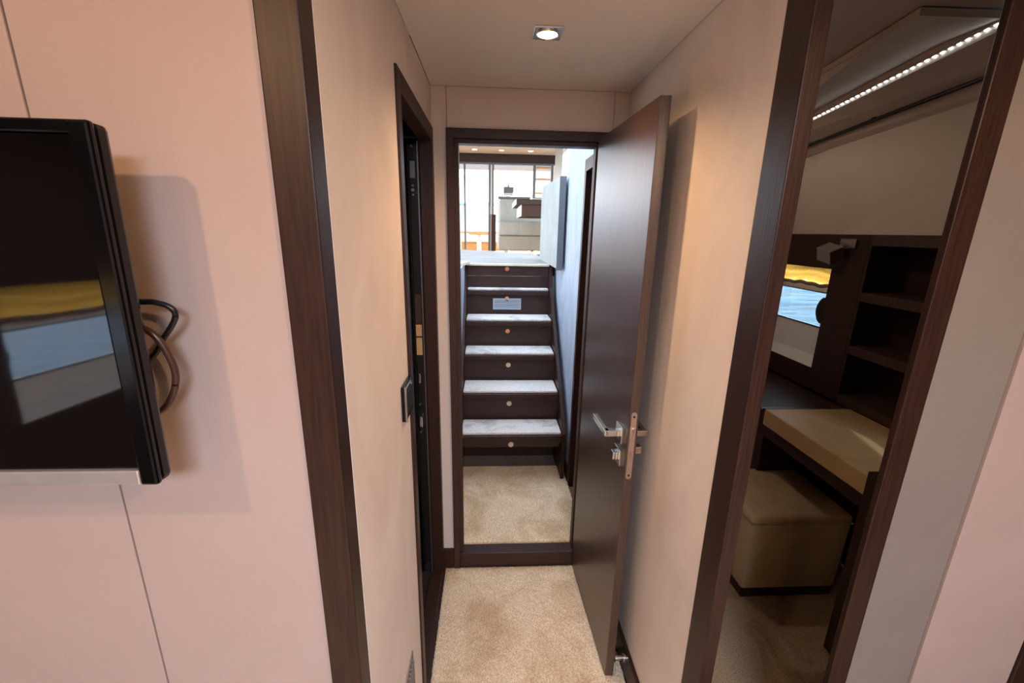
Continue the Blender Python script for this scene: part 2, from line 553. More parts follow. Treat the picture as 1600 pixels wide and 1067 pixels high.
# ------------------------------------------------------------------ left doorway of the passage
d2 = struct('door_2', None, None, 'dark wood framed side doorway in the left passage wall with glossy black door', 'door')
obj('casing', bx(XL - 0.04, XL + 0.006, 1.052, 1.092, 0, 1.866, bev=0.002), 'wenge', d2)
obj('casing', bx(XL - 0.04, XL + 0.006, 1.612, 1.648, 0, 1.866, bev=0.002), 'wenge', d2)
obj('header', bx(XL - 0.04, XL + 0.006, 1.092, 1.612, 1.82, 1.866, bev=0.002), 'wenge_matte', d2)
obj('sill', bx(XL - 0.05, XL + 0.002, 1.0, 1.648, 0, 0.022, bev=0.002), 'wenge', d2)
obj('jamb', bx(XL - 0.062, XL - 0.04, 1.06, 1.100, 0.0, 1.83), 'wenge_matte', d2)
obj('inner_leaf', bx(-0.345, -0.256, 1.60, 1.628, 0.02, 1.82), 'black', d2)
obj('recess_panel', bx(-0.37, -0.35, 1.09, 1.63, 0.0, 1.84), 'black', d2)
obj('recess_panel', bx(-0.36, -0.253, 1.09, 1.63, 1.825, 1.85), 'black', d2)
es = obj('edge_strip', bx(-0.2865, -0.2585, 1.588, 1.600, 0.03, 1.80, bev=0.001), 'darkmetal', d2)
obj('edge_bead', bx(-0.2575, -0.2535, 1.584, 1.600, 0.03, 1.81), 'steel', d2)
obj('edge_bead', bx(-0.2905, -0.2875, 1.584, 1.600, 0.03, 1.80), 'darkmetal', d2)
def bolt(z, r, mat='steel', x=-0.2745):
    obj('bolt', cyl(N(), (x, 1.579, z), (x, 1.589, z), r, 16), mat, es, True)
bolt(1.792, 0.004); bolt(1.768, 0.0085, 'darkmetal'); bolt(1.664, 0.0035); bolt(1.650, 0.006, 'chrome'); bolt(1.634, 0.0035)
obj('hanger_plate', bx(-0.283, -0.266, 1.585, 1.589, 1.69, 1.745), 'steel', es)
obj('gap_view_plate', bx(-0.284, -0.262, 1.585, 1.589, 1.045, 1.165), 'amber', es)  # coloured plates stand in for the room glimpsed through the door gap
obj('gap_view_plate', bx(-0.284, -0.262, 1.585, 1.589, 1.17, 1.28), 'wenge_matte', es)
obj('divider', bx(-0.285, -0.261, 1.583, 1.589, 1.115, 1.120), 'blackm', es)
obj('lock_plate', bx(-0.285, -0.263, 1.584, 1.589, 0.83, 1.03, bev=0.001), 'darkmetal', es)
obj('latch', bx(-0.282, -0.270, 1.570, 1.586, 0.745, 0.79, bev=0.002), 'chrome', es)
obj('latch', bx(-0.279, -0.273, 1.578, 1.586, 0.93, 0.97, bev=0.001), 'chrome', es)
bolt(0.72, 0.004, 'steel', -0.279); bolt(0.84, 0.004, 'steel', -0.279)
obj('floor_guide', bx(-0.284, -0.262, 1.565, 1.588, 0.05, 0.085, bev=0.002), 'blackm', es)

sp = thing('socket_plate', (XL, 1.0, 1.10), 'black square switch plate standing proud of the left passage wall beside the side doorway', 'switch plate')
obj('frame', bx(XL, XL + 0.011, 0.955, 1.044, 1.060, 1.150, bev=0.002), 'black', sp)
obj('rocker', bx(XL + 0.010, XL + 0.015, 0.972, 1.028, 1.076, 1.134, bev=0.0015), 'blackm', sp)
obj('edge_trim', bx(XL + 0.009, XL + 0.0135, 0.955, 0.959, 1.060, 1.150), 'steel', sp)

av = thing('air_grille', (XL, 0.86, 0.27), 'grey louvred air grille low on the left passage wall', 'air vent')
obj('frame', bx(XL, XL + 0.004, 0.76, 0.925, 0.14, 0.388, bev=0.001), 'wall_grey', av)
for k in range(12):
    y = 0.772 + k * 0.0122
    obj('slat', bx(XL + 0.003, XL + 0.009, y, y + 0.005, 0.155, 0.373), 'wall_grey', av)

# ------------------------------------------------------------------ carpets
def carpet(name, x0, x1, y0, y1, z0, z1, mat, label, step=0.007, amp=0.0035, seed=1, edge=0.004):
    rnd = random.Random(seed)
    nxn = max(2, int((x1 - x0) / step))
    nyn = max(2, int((y1 - y0) / step))
    vs, fs = [], []
    for j in range(nyn + 1):
        for i in range(nxn + 1):
            b = i in (0, nxn) or j in (0, nyn)
            jx = 0 if b else rnd.uniform(-.3, .3) * step
            jy = 0 if b else rnd.uniform(-.3, .3) * step
            if i in (0, nxn) and 0 < j < nyn:
                jx = rnd.uniform(-1, 1) * edge * 0.3
            if j in (0, nyn) and 0 < i < nxn:
                jy = rnd.uniform(-1, 1) * edge * 0.3
            vs.append((x0 + (x1 - x0) * i / nxn + jx, y0 + (y1 - y0) * j / nyn + jy, z1 - (edge if b else rnd.uniform(0, amp))))
    for j in range(nyn):
        for i in range(nxn):
            a = j * (nxn + 1) + i
            fs.append((a, a + 1, a + nxn + 2, a + nxn + 1))
    # skirt to give it a thickness
    ring = [i for i in range(nxn + 1)] + [(j + 1) * (nxn + 1) - 1 for j in range(1, nyn + 1)] + \
           [nyn * (nxn + 1) + i for i in range(nxn - 1, -1, -1)] + [j * (nxn + 1) for j in range(nyn - 1, 0, -1)]
    base = len(vs)
    for i in ring:
        vs.append((vs[i][0], vs[i][1], z0))
    n = len(ring)
    for k in range(n):
        fs.append((ring[(k + 1) % n], ring[k], base + k, base + (k + 1) % n))
    me = bpy.data.meshes.new(name)
    me.from_pydata(vs, [], fs)
    me.materials.append(M[mat])
    for p in me.polygons:
        p.use_smooth = True
    o = bpy.data.objects.new(name, me)
    COL.objects.link(o)
    if label:
        tag(o, label, 'carpet')
    return o
carpet('passage_carpet', -0.200, 0.478, 0.35, 1.6385, -0.016, 0.004, 'carpet', 'beige cut-pile carpet on the passage floor in front of the doorway', 0.0065, 0.0065, 3)
carpet('cabin_carpet', -1.7, 1.7, -2.4, 0.345, -0.016, 0.002, 'carpet', 'beige cabin carpet behind the passage carpet', 0.05, 0.002, 4)
carpet('lobby_carpet', -0.170, 0.462, 1.712, 2.388, 0.060, 0.079, 'carpet', 'square beige carpet mat at the foot of the stairs', 0.0065, 0.004, 5)

# ------------------------------------------------------------------ near right: mirror built as an open frame, wall panels
wn_ = struct('wall_near_right', None, None, 'grey and pink-beige panels right of the mirror built as a framed opening', 'wall')
struct('trim_3', bx(0.814, 0.860, 0.734, 0.748, 0, 2.16, bev=0.002), 'wenge', 'dark wood post right of the mirror built as an opening', 'door post')
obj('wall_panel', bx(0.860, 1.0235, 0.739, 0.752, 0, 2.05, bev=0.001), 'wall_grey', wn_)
obj('wall_panel', bx(1.0265, 1.279, 0.734, 0.752, 0, 2.05, bev=0.001), 'wall_plain', wn_)
obj('wall_panel', bx(1.322, 1.70, 0.734, 0.78, 0, 2.05, bev=0.001), 'wall_plain', wn_)
obj('wall_backing', bx(0.96, 1.70, 0.753, 0.79, 0, 2.16), 'groove', wn_)
struct('trim_4', bx(1.280, 1.321, 0.728, 0.78, 0, 2.05, bev=0.002), 'wenge', 'dark wood upright at the far right of the pink-beige panel', 'trim')
struct('trim_5', bx(0.5215, 0.814, 0.74, 0.80, 2.06, 2.16), 'wenge_h', 'dark header over the mirror built as an opening', 'trim')

# cabin shell behind the camera
struct('wall_rear', bx(-1.75, 1.75, -2.45, -2.4, 0, 2.16), 'wall_plain', 'beige wall behind the viewer', 'wall')
struct('wall_hull_right', bx(1.70, 1.75, -2.4, 0.80, 0, 2.16), 'wenge_matte', 'dark hull side of the near cabin on the right', 'wall')

# ------------------------------------------------------------------ hull window builder
def hull_window(n, sgn, y0, y1, z0, z1, latch_y, label, blind_label, zo=0.0):
    X = 1.70
    def b(x0, x1, a, c, e, f, bev=0.0):
        return bx(sgn * x0, sgn * x1, a, c, e + zo, f + zo, bev=bev)
    w = struct('window_%d' % n, None, None, label, 'window')
    # white outer frame, glass
    obj('frame_rail', b(1.770, 1.80, y0, y1, 1.232, 1.262), 'white', w)
    obj('frame_rail', b(1.764, 1.80, y0, y1, 0.84, 1.045), 'white', w)
    obj('gasket', b(1.768, 1.7695, y0, y1, 1.2265, 1.232), 'blackm', w)
    obj('gasket', b(1.758, 1.7695, y0, y1, 1.045, 1.051), 'blackm', w)
    obj('pane', b(1.782, 1.786, y0, y1, 1.04 + 0.0, 1.245), 'tinted' if n == 1 else 'glass', w)
    obj('pane', b(1.782, 1.786, y0, y1, 1.25, z1), 'glass', w)
    q_ = [(sgn * 1.701, y0), (sgn * 1.7635, y0), (sgn * 1.7635, y1), (sgn * 1.701, y1)]
    obj('sill', hexa(N(), [(p[0], p[1], z0 - 0.02 + zo) for p in q_], [(p[0], p[1], z0 + zo + (0.003 if i in (0, 3) else 0.045)) for i, p in enumerate(q_)]), 'white', w)
    pts = [(latch_y + (-0.004 + 0.036 * math.sin(t * PI) ** 0.7) * (1 if n == 1 else -1), 1.075 + zo + 0.135 * t) for t in [k / 12 for k in range(13)]]
    e = latch_y - 0.03 * (1 if n == 1 else -1)
    pts += [(e, 1.21 + zo), (e, 1.075 + zo)]
    obj('latch', prism(N(), pts, 'x', sgn * 1.735, sgn * 1.765), 'blackm', w)
    # bunched blind
    bm = N()
    nu, nv = 48, 14
    g = []
    for j in range(nv + 1):
        row = []
        v = j / nv
        for i in range(nu + 1):
            u = i / nu
            sag = 0.005 * math.sin(u * 9.0 + 0.6) * math.sin(u * 23) * v
            z = z1 + 0.01 - (z1 + 0.01 - 1.278) * v + sag
            x = 1.735 + 0.010 * math.sin(v * 11 + 2.2 * math.sin(u * 6) + u * 5)
            row.append(bm.verts.new((sgn * x, y0 + (y1 - y0) * u, z + zo)))
        g.append(row)
    for j in range(nv):
        for i in range(nu):
            bm.faces.new((g[j][i], g[j][i + 1], g[j + 1][i + 1], g[j + 1][i]))
    bl = thing('window_blind', (sgn * 1.735, (y0 + y1) / 2, z1), blind_label, 'blind')
    obj('cloth', bm, 'blind', bl, True)
    pts = [(sgn * (1.738), y0 + (y1 - y0) * i / 40, 1.270 + zo + 0.005 * math.sin(i * 0.55) * math.sin(i * 0.21)) for i in range(41)]
    obj('hem_shade', tube(N(), pts, 0.010, 8), M['hem_shade'], bl, True)
    return w
M['boxgrey'] = plain('box_grey', rgb(92, 96, 98), 0.6)
M['hem_shade'] = plain('hem_shade_grey', rgb(120, 104, 96), 0.9)  # hem coloured grey for the shade under the bunched cloth

# left hull with window (seen in the television screen)
wh = struct('wall_hull_left', None, None, 'dark panelled hull side on the left with a window', 'wall')
obj('wall_panel', bx(-1.80, -1.70, -2.4, -1.62, 0, 2.1), 'wenge_matte', wh)
obj('wall_panel', bx(-1.80, -1.70, -0.60, 0.60, 0, 2.1), 'wenge_matte', wh)
obj('wall_panel', bx(-1.80, -1.70, -1.62, -0.60, 0, 0.85), 'wenge_matte', wh)
obj('wall_panel', bx(-1.80, -1.70, -1.62, -0.60, 1.345, 2.1), 'wenge_matte', wh)
hull_window(2, -1, -1.62, -0.60, 0.90, 1.395, -0.605, 'hull window at the left side of the near cabin', 'gold blind bunched at the top of the left hull window', -0.05)

# ------------------------------------------------------------------ television
TY = 0.458
tv = thing('television', (-0.735, TY + 0.012, 1.22), 'black flat television with silver bottom strip on the pink-beige wall', 'television')
obj('body', bx(-1.08, -0.389, TY + 0.003, TY + 0.024, 1.218, 1.612, bev=0.006), 'black', tv)
obj('screen', bx(-1.062, -0.4095, TY, TY + 0.006, 1.242, 1.598), 'screen', tv)
bz = N()
box(bz, -1.08, -0.389, TY - 0.002, TY + 0.004, 1.599, 1.612, 0.002)
obj('bezel', bz, 'black', tv)
obj('bezel', bx(-0.4085, -0.388, TY - 0.003, TY + 0.006, 1.219, 1.612, bev=0.003), 'black', tv)
obj('bezel', bx(-1.08, -1.063, TY - 0.002, TY + 0.004, 1.219, 1.612, bev=0.002), 'black', tv)
obj('silver_strip', bx(-1.062, -0.407, TY - 0.004, TY + 0.004, 1.2205, 1.2385, bev=0.0015), 'silver', tv)
obj('rear_housing', bx(-1.0, -0.47, TY + 0.022, TY + 0.045, 1.26, 1.54, bev=0.008), 'blackm', tv)
obj('mount', bx(-0.80, -0.66, TY + 0.04, 0.562, 1.34, 1.50), 'blackm', tv)
tv.rotation_euler.x = math.radians(-1.3)
c1 = [(-0.50, 0.507, 1.43), (-0.45, 0.512, 1.432), (-0.419, 0.52, 1.426), (-0.403, 0.522, 1.425), (-0.388, 0.524, 1.419), (-0.3845, 0.526, 1.409), (-0.392, 0.528, 1.396), (-0.407, 0.530, 1.378), (-0.424, 0.530, 1.355), (-0.46, 0.528, 1.33), (-0.52, 0.52, 1.32)]
tag(obj('cable', tube(N(), smooth_curve(c1), 0.0034, 10), 'cable_black', None, True), 'thin black cable looping out from behind the television, the upper of two', 'cable', 'television cables')
c2_ = [(-0.50, 0.507, 1.40), (-0.45, 0.512, 1.405), (-0.419, 0.516, 1.394), (-0.407, 0.518, 1.384), (-0.398, 0.52, 1.362), (-0.394, 0.521, 1.338), (-0.3985, 0.522, 1.317), (-0.409, 0.522, 1.297), (-0.424, 0.522, 1.283), (-0.46, 0.518, 1.27), (-0.52, 0.512, 1.27)]
tag(obj('cable', tube(N(), smooth_curve(c2_), 0.0042, 10), 'cable_brown', None, True), 'thicker brown cable looping out from behind the television, the lower of two', 'cable', 'television cables')

# ------------------------------------------------------------------ passage downlight
dn = thing('ceiling_downlight', (0.139, 1.208, 2.0), 'square chrome downlight glowing warm in the passage ceiling', 'downlight')
obj('plate', bx(0.103, 0.175, 1.172, 1.244, 1.994, 2.0, bev=0.0015), 'chrome', dn)
obj('lamp_ring', tube(N(), [(0.139 + 0.027 * math.cos(2 * PI * k / 32), 1.208 + 0.027 * math.sin(2 * PI * k / 32), 1.993) for k in range(33)], 0.003, 8), 'chrome', dn, True)
obj('diffuser', cyl(N(), (0.139, 1.208, 1.9925), (0.139, 1.208, 1.995), 0.0255, 32), 'lamp', dn)
for x in (0.110, 0.168):
    obj('screw', cyl(N(), (x, 1.208, 1.9925), (x, 1.208, 1.995), 0.002, 10), 'darkmetal', dn)

# ------------------------------------------------------------------ cabin reflected in the right mirror, added as a real room behind its frame
struct('floor_mirrored_cabin', bx(0.53, 1.95, 0.80, 2.70, -0.08, -0.014), 'wenge_h', 'base floor of the mirrored desk cabin', 'floor')
carpet('mirrored_cabin_carpet', 0.54, 1.69, 0.81, 2.60, -0.014, 0.002, 'carpet_dim', 'olive-beige carpet under the ottoman in the mirrored desk cabin', 0.012, 0.003, 8)
struct('wall_mirrored_cabin_end', bx(0.53, 1.80, 2.62, 2.66, 0, 2.2), 'wall_plain', 'end wall of the mirrored desk cabin', 'wall')
struct('wall_mirrored_cabin_inner', bx(0.53, 0.55, 1.69, 2.62, 0, 2.2), 'wall_plain', 'inner wall of the mirrored desk cabin beside the stairs', 'wall')
cd = struct('ceiling_mirrored_cabin', None, None, 'sloping grey ceiling panels of the mirrored desk cabin', 'ceiling')
obj('ceiling_panel', bx(0.53, 1.95, 0.80, 2.64, 2.125, 2.16), 'soffit', cd)
def quad_panel(a, b, c, d, th=0.012):
    bm = N()
    up = Vector((0, 0, th))
    P = [Vector(p) for p in (a, b, c, d)]
    hexa(bm, P, [p + up for p in P])
    return bm
U0, U1 = (1.155, 1.272, 2.10), (1.367, 2.60, 2.10)
L0, L1 = (1.40, 1.272, 2.103), (1.40, 2.60, 1.942)
R0, R1 = (1.50, 1.10, 2.024), (1.50, 2.60, 1.896)
N0, N1 = (1.55, 1.10, 1.968), (1.55, 2.60, 1.866)
obj('soffit_panel', quad_panel(U0, L0, L1, U1, 0.02), M['soffit'], cd)
obj('soffit_panel', quad_panel((1.40, 0.85, 2.118), R0[:0] + (1.50, 0.85, 2.045), R1, L1, 0.02), M['soffit'], cd)
obj('soffit_panel', quad_panel((1.505, 0.85, 2.045), (1.55, 0.85, 1.985), N1, (1.505, 2.60, 1.895), 0.012), 'soffit', cd)
tr = thing('grab_rail', (1.50, 1.10, 2.0), 'slim dark rail running along under the grey soffit of the mirrored desk cabin', 'rail')
obj('bar', tube(N(), [(1.495, 0.90, 2.030), (1.495, 2.58, 1.893)], 0.007, 10), 'darkmetal', tr, True)
for k, f in enumerate((0.12, 0.5, 0.9)):
    y = 0.90 + 1.68 * f
    z = 2.030 - 0.137 * f
    obj('bracket', bx(1.492, 1.508, y, y + 0.015, z, z + 0.012), 'darkmetal', tr)
ls = thing('led_strip', (1.40, 1.27, 2.10), 'row of white light-emitting diodes along the soffit of the mirrored desk cabin', 'led strip')
obj('tape', tube(N(), [(1.397, 1.26, 2.101), (1.397, 2.55, 1.9445)], 0.004, 8), 'soffit', ls)
nl = 44
bead_me = None
for k in range(nl):
    f = (k + 0.5) / nl
    y = 1.268 + (2.30 - 1.268) * f
    z = 2.0965 - (y - 1.26) * 0.1213
    if bead_me is None:
        o = obj('led', bx(1.3946, 1.397, y, y + 0.011, z - 0.0025, z + 0.001), 'led', ls)
        bead_me = (o, Vector((0, y, z)))
    else:
        c = bead_me[0].copy()
        COL.objects.link(c)
        c.location = bead_me[0].location + Vector((0, y, z)) - bead_me[1]
# hull side above the wenge panelling, leaning outwards
hw = struct('wall_mirrored_cabin_hull', None, None, 'hull side of the mirrored desk cabin, beige above and dark wood below', 'wall')
def lean(y0, y1, mat, dx=0.0):
    zt0 = 1.985 - (y0 - 0.85) * 0.068
    zt1 = 1.985 - (y1 - 0.85) * 0.068
    a, b = (1.55 + dx, y0, zt0), (1.55 + dx, y1, zt1)
    c, d = (1.70 + dx, y1, 1.530), (1.70 + dx, y0, 1.530)
    bm = N()
    sh = Vector((0.04, 0, 0.012))
    P = [Vector(p) for p in (d, c, b, a)]
    hexa(bm, P, [p + sh for p in P])
    return obj('wall_panel', bm, mat, hw)
M['wall_desk'] = fabric('wall_fabric_desk', rgb(190, 178, 160), rgb(198, 186, 168), 2.2, 0.4)
lean(0.85, 2.055, 'wall_desk')
lean(2.058, 2.61, 'wall_desk', 0.006)
# window panelling (dark), pieces around the opening
wy0, wy1, wz0, wz1 = 2.048, 2.52, 0.845, 1.362
obj('wood_panel', bx(1.70, 1.80, 1.868, wy0, 0.70, 1.530), 'wenge', hw)
obj('wood_panel', bx(1.70, 1.80, wy1, 2.62, 0.70, 1.530), 'wenge', hw)
obj('wood_panel', bx(1.70, 1.80, wy0, wy1, 0.70, wz0), 'wenge', hw)
obj('wood_panel', bx(1.70, 1.80, wy0, wy1, wz1, 1.530), 'wenge', hw)
obj('wood_panel', bx(1.70, 1.80, 0.80, 2.62, 0.0, 0.7345), 'wenge', hw)
obj('hull_skin', bx(1.90, 1.93, 0.80, 1.90, 0.0, 2.2), 'white', hw)
obj('hull_skin', bx(1.81, 1.84, 1.88, 2.66, 1.45, 2.2), 'white', hw)
hull_window(1, 1, wy0, wy1, wz0, wz1, 2.108, 'small hull window in dark panelling with blue sea outside', 'gold blind bunched at the top of the window over the blue sea')

bk = thing('bookcase', (1.78, 1.52, 0.74), 'empty dark wood shelf niche beside the mirrored desk cabin window', 'shelf unit')
Y0, Y1 = 1.16, 1.866
obj('back_panel', bx(1.88, 1.895, Y0, Y1, 0.74, 1.53), 'wenge', bk)
obj('side_panel', bx(1.70, 1.88, Y1 - 0.018, Y1, 0.74, 1.53), 'wenge', bk)
obj('side_panel', bx(1.70, 1.88, Y0, Y0 + 0.03, 0.74, 1.53), 'wenge', bk)
obj('top_rail', bx(1.70, 1.88, Y0 + 0.03, Y1 - 0.018, 1.482, 1.53), 'wenge_matte', bk)
for z in (1.273, 1.022):
    obj('shelf', bx(1.70, 1.88, Y0 + 0.03, Y1 - 0.018, z - 0.042, z, bev=0.002), 'wenge_matte', bk)
obj('bottom_rail', bx(1.70, 1.88, Y0 + 0.03, Y1 - 0.018, 0.735, 0.775), 'wenge_matte', bk)

rl = thing('reading_light', (1.70, 1.965, 1.49), 'square chrome reading light mounted above the mirrored desk cabin window', 'reading light')
obj('mount_plate', bx(1.688, 1.70, 1.925, 2.015, 1.465, 1.510, bev=0.002), 'steel', rl)
obj('arm', bx(1.655, 1.690, 1.962, 1.985, 1.462, 1.480, bev=0.002), 'steel', rl)
bm = box(N(), -0.034, 0.034, -0.042, 0.042, -0.034, 0.034, 0.003)
bmesh.ops.transform(bm, matrix=Matrix.Translation((1.640, 2.005, 1.440)) @ Matrix.Rotation(math.radians(-24), 4, 'Y') @ Matrix.Rotation(math.radians(14), 4, 'X'), verts=bm.verts[:])
hd = obj('lamp_head', bm, 'steel', rl)
bm = box(N(), -0.020, 0.020, -0.024, 0.024, -0.036, -0.033)
bmesh.ops.transform(bm, matrix=Matrix.Translation((1.640, 2.005, 1.440)) @ Matrix.Rotation(math.radians(-24), 4, 'Y') @ Matrix.Rotation(math.radians(14), 4, 'X'), verts=bm.verts[:])
obj('lens', bm, 'black', hd)

dk = thing('desk', (1.49, 1.48, 0), 'tan leather-topped desk under the dark shelf niche', 'desk')
obj('desk_top', bx(1.282, 1.695, 1.205, 1.765, 0.658, 0.735, bev=0.006), 'tan', dk)
obj('apron', bx(1.298, 1.69, 1.205, 1.765, 0.60, 0.657), 'wenge', dk)
obj('side_panel', bx(1.275, 1.695, 1.150, 1.204, 0.004, 0.755, bev=0.002), 'wenge', dk)
obj('side_panel', bx(1.30, 1.695, 1.766, 1.80, 0.004, 0.725), 'wenge', dk)
cr = thing('side_cabinet', (1.49, 2.2, 0), 'low dark cabinet with glossy top between desk and window', 'cabinet')
obj('body', bx(1.305, 1.695, 1.806, 2.60, 0.004, 0.700), 'wenge', cr)
obj('top', bx(1.295, 1.699, 1.803, 2.61, 0.700, 0.722, bev=0.002), M['wenge_h'], cr)
obj('edge_trim', bx(1.295, 1.60, 1.801, 1.806, 0.714, 0.7235), 'chrome', cr)

ot = thing('ottoman', (1.285, 1.615, 0), 'cube ottoman in olive-tan leather on a dark plinth beneath the desk', 'ottoman')
obj('plinth', bx(1.085, 1.488, 1.437, 1.785, 0.003, 0.047), 'wenge', ot)
bm = hexa(N(), [(1.078, 1.430, 0.047), (1.495, 1.430, 0.047), (1.495, 1.790, 0.047), (1.078, 1.790, 0.047)],
          [(1.070, 1.424, 0.375), (1.500, 1.424, 0.375), (1.500, 1.796, 0.375), (1.070, 1.796, 0.375)], 0.014)
obj('cushion', bm, 'ottoman', ot, True)
obj('top_pad', bx(1.068, 1.502, 1.422, 1.798, 0.366, 0.410, bev=0.018, seg=3), 'ottoman', ot, True)
obj('piping', tube(N(), [(1.069, 1.423, 0.372), (1.501, 1.423, 0.372), (1.501, 1.797, 0.372), (1.069, 1.797, 0.372), (1.069, 1.423, 0.372)], 0.003, 8), 'ottoman', ot, True)

# ------------------------------------------------------------------ lobby and stairs
struct('floor_lobby', bx(-0.20, 0.60, YF + 0.05, 3.2, 0.0, 0.060), 'carpet_brown', 'brown floor edge of the lobby below the stairs', 'floor')
wll = struct('wall_lobby_left', bx(-0.24, -0.186, YF + 0.05, 3.12, 0.0, 1.285), 'wall_blue', 'pale left wall beside the stairs', 'wall')
wlr = struct('wall_lobby_right', None, None, 'bluish white leather wall on the right of the stairs', 'wall')
obj('wall_panel', bx(0.470, 0.53, 2.212, 2.985, 0.06, 2.014), 'wall_blue', wlr)
obj('wall_panel', bx(0.470, 0.53, YF + 0.05, 2.210, 1.862, 2.014), 'wall_blue', wlr)
obj('wall_panel', bx(0.474, 0.53, 2.985, 3.7, 0.06, 1.27), 'wall_blue', wlr)
obj('wall_panel', bx(0.470, 0.53, YF + 0.05, 1.76, 0.06, 1.862), 'wall_blue', wlr)
d3 = struct('door_3', None, None, 'dark wood doorway in the right wall at the foot of the stairs', 'door')
obj('casing', bx(0.462, 0.53, 2.175, 2.211, 0.06, 1.862, bev=0.002), 'wenge', d3)
obj('casing', bx(0.462, 0.53, 1.761, 1.79, 0.06, 1.862, bev=0.002), 'wenge', d3)
obj('header', bx(0.462, 0.53, 1.79, 2.175, 1.805, 1.862, bev=0.002), 'wenge', d3)
obj('door_leaf', bx(0.515, 0.529, 1.79, 2.175, 0.06, 1.805), 'wenge', d3)
struct('baseboard_lobby_right', bx(0.458, 0.470, 2.212, 2.60, 0.06, 0.15), 'wenge', 'dark baseboard between the stairs and the side doorway', 'baseboard')

st = thing('staircase', (0.123, 2.6, 0.06), 'dark wood stairs with pale carpeted treads leading up to the saloon', 'staircase')
TYs = [2.245, 2.438, 2.645, 2.835, 3.030]
SX0, SX1 = -0.170, 0.424
M['knob_w'] = plain('knob_nickel', rgb(214, 200, 188), 0.28, 0.9)
M['knob_c'] = plain('knob_copper', rgb(206, 150, 118), 0.25, 0.9)
tops = [0.365 + 0.185 * k for k in range(6)]
for k in range(5):
    z = tops[k]
    y = TYs[k]
    yb = TYs[k + 1] if k < 4 else 3.10
    t_ = obj('tread', bx(SX0 - (0.0 if k else 0), SX1 + (0.012 if k == 0 else 0), y - 0.006, yb + 0.02, z - 0.036, z - 0.006, bev=0.003), 'wenge_h', st)
    cbm = box(N(), SX0 + 0.004, SX1 - 0.004, y + 0.004, yb - 0.004, z - 0.006, z + 0.012, 0.008, 2)
    bmesh.ops.subdivide_edges(cbm, edges=cbm.edges[:], cuts=0)
    obj('tread_carpet', cbm, 'carpet_light', t_, True)
    # riser above this tread
    zn = tops[k + 1]
    yr = yb
    if k < 4:
        r_ = obj('riser', bx(SX0, SX1, yr + 0.012, yr + 0.03, z - 0.03, zn - 0.036), 'wenge_h', st)
        kz, ky = zn - 0.072, yr + 0.012
        if k == 3:
            kz = zn - 0.062
    else:
        r_ = obj('riser', bx(SX0, SX1, 3.100, 3.12, z - 0.03, 1.197), 'wenge_h', st)
        r2 = obj('riser', bx(SX0, SX1, 3.098, 3.12, 1.200, 1.272, bev=0.0015), 'wenge_h', st)
        r_ = r2
        kz, ky = 1.252, 3.098
    kn = obj('push_knob', cyl(N(), (0.119, ky - 0.012, kz), (0.119, ky, kz), 0.0155, 24), 'knob_c' if k in (2, 4, 1) and k != 1 else 'knob_w', r_, True)
    if k == 3:
        g = obj('vent_frame', bx(0.018, 0.222, ky - 0.006, ky, 0.962, 1.044, bev=0.0015), 'vent', st)
        obj('vent_recess', bx(0.026, 0.214, ky - 0.0075, ky - 0.0055, 0.970, 1.036), 'darkmetal', g)
        for s in range(6):
            zz = 0.9715 + s * 0.0112
            obj('vent_slat', bx(0.026, 0.214, ky - 0.012, ky - 0.006, zz, zz + 0.0068), 'vent', g)
# first riser and toe space
r1 = obj('riser', hexa(N(), [(SX0 + 0.02, 2.262, 0.276), (SX1 - 0.02, 2.262, 0.276), (SX1 - 0.02, 2.28, 0.276), (SX0 + 0.02, 2.28, 0.276)],
                       [(SX0, 2.246, 0.332), (SX1 + 0.01, 2.246, 0.332), (SX1 + 0.01, 2.28, 0.332), (SX0, 2.28, 0.332)]), 'wenge_h', st)
obj('push_knob', cyl(N(), (0.124, 2.242, 0.302), (0.124, 2.256, 0.302), 0.0155, 24), 'knob_w', r1, True)
obj('riser', bx(SX0, SX1, 2.54, 2.56, 0.06, 0.34), 'wenge_h', st)
for x in (0.0, 0.27):
    obj('bracket', bx(x, x + 0.035, 2.30, 2.50, 0.258, 0.280), 'wenge', st)
def stringer(x0, x1):
    pts = [(2.235, 0.06), (2.235, 0.37), (TYs[1] - 0.02, 0.57), (TYs[2] - 0.02, 0.76), (TYs[3] - 0.02, 0.945), (TYs[4] - 0.02, 1.13), (3.085, 1.285), (3.14, 1.285), (3.14, 0.06)]
    return prism(N(), pts, 'x', x0, x1)
obj('stringer', stringer(0.4245, 0.4445), 'wenge', st)
obj('stringer', stringer(-0.185, -0.1705), 'wenge', st)
obj('top_nosing', bx(-0.175, 0.442, 3.085, 3.14, 1.272, 1.288, bev=0.003), 'offwhite', st)
obj('side_cap', hexa(N(), [(-0.25, 2.86, 1.286), (-0.186, 2.86, 1.286), (-0.150, 3.09, 1.286), (-0.25, 3.09, 1.286)],
                     [(-0.25, 2.86, 1.304), (-0.186, 2.86, 1.304), (-0.150, 3.09, 1.304), (-0.25, 3.09, 1.304)]), 'offwhite', st)

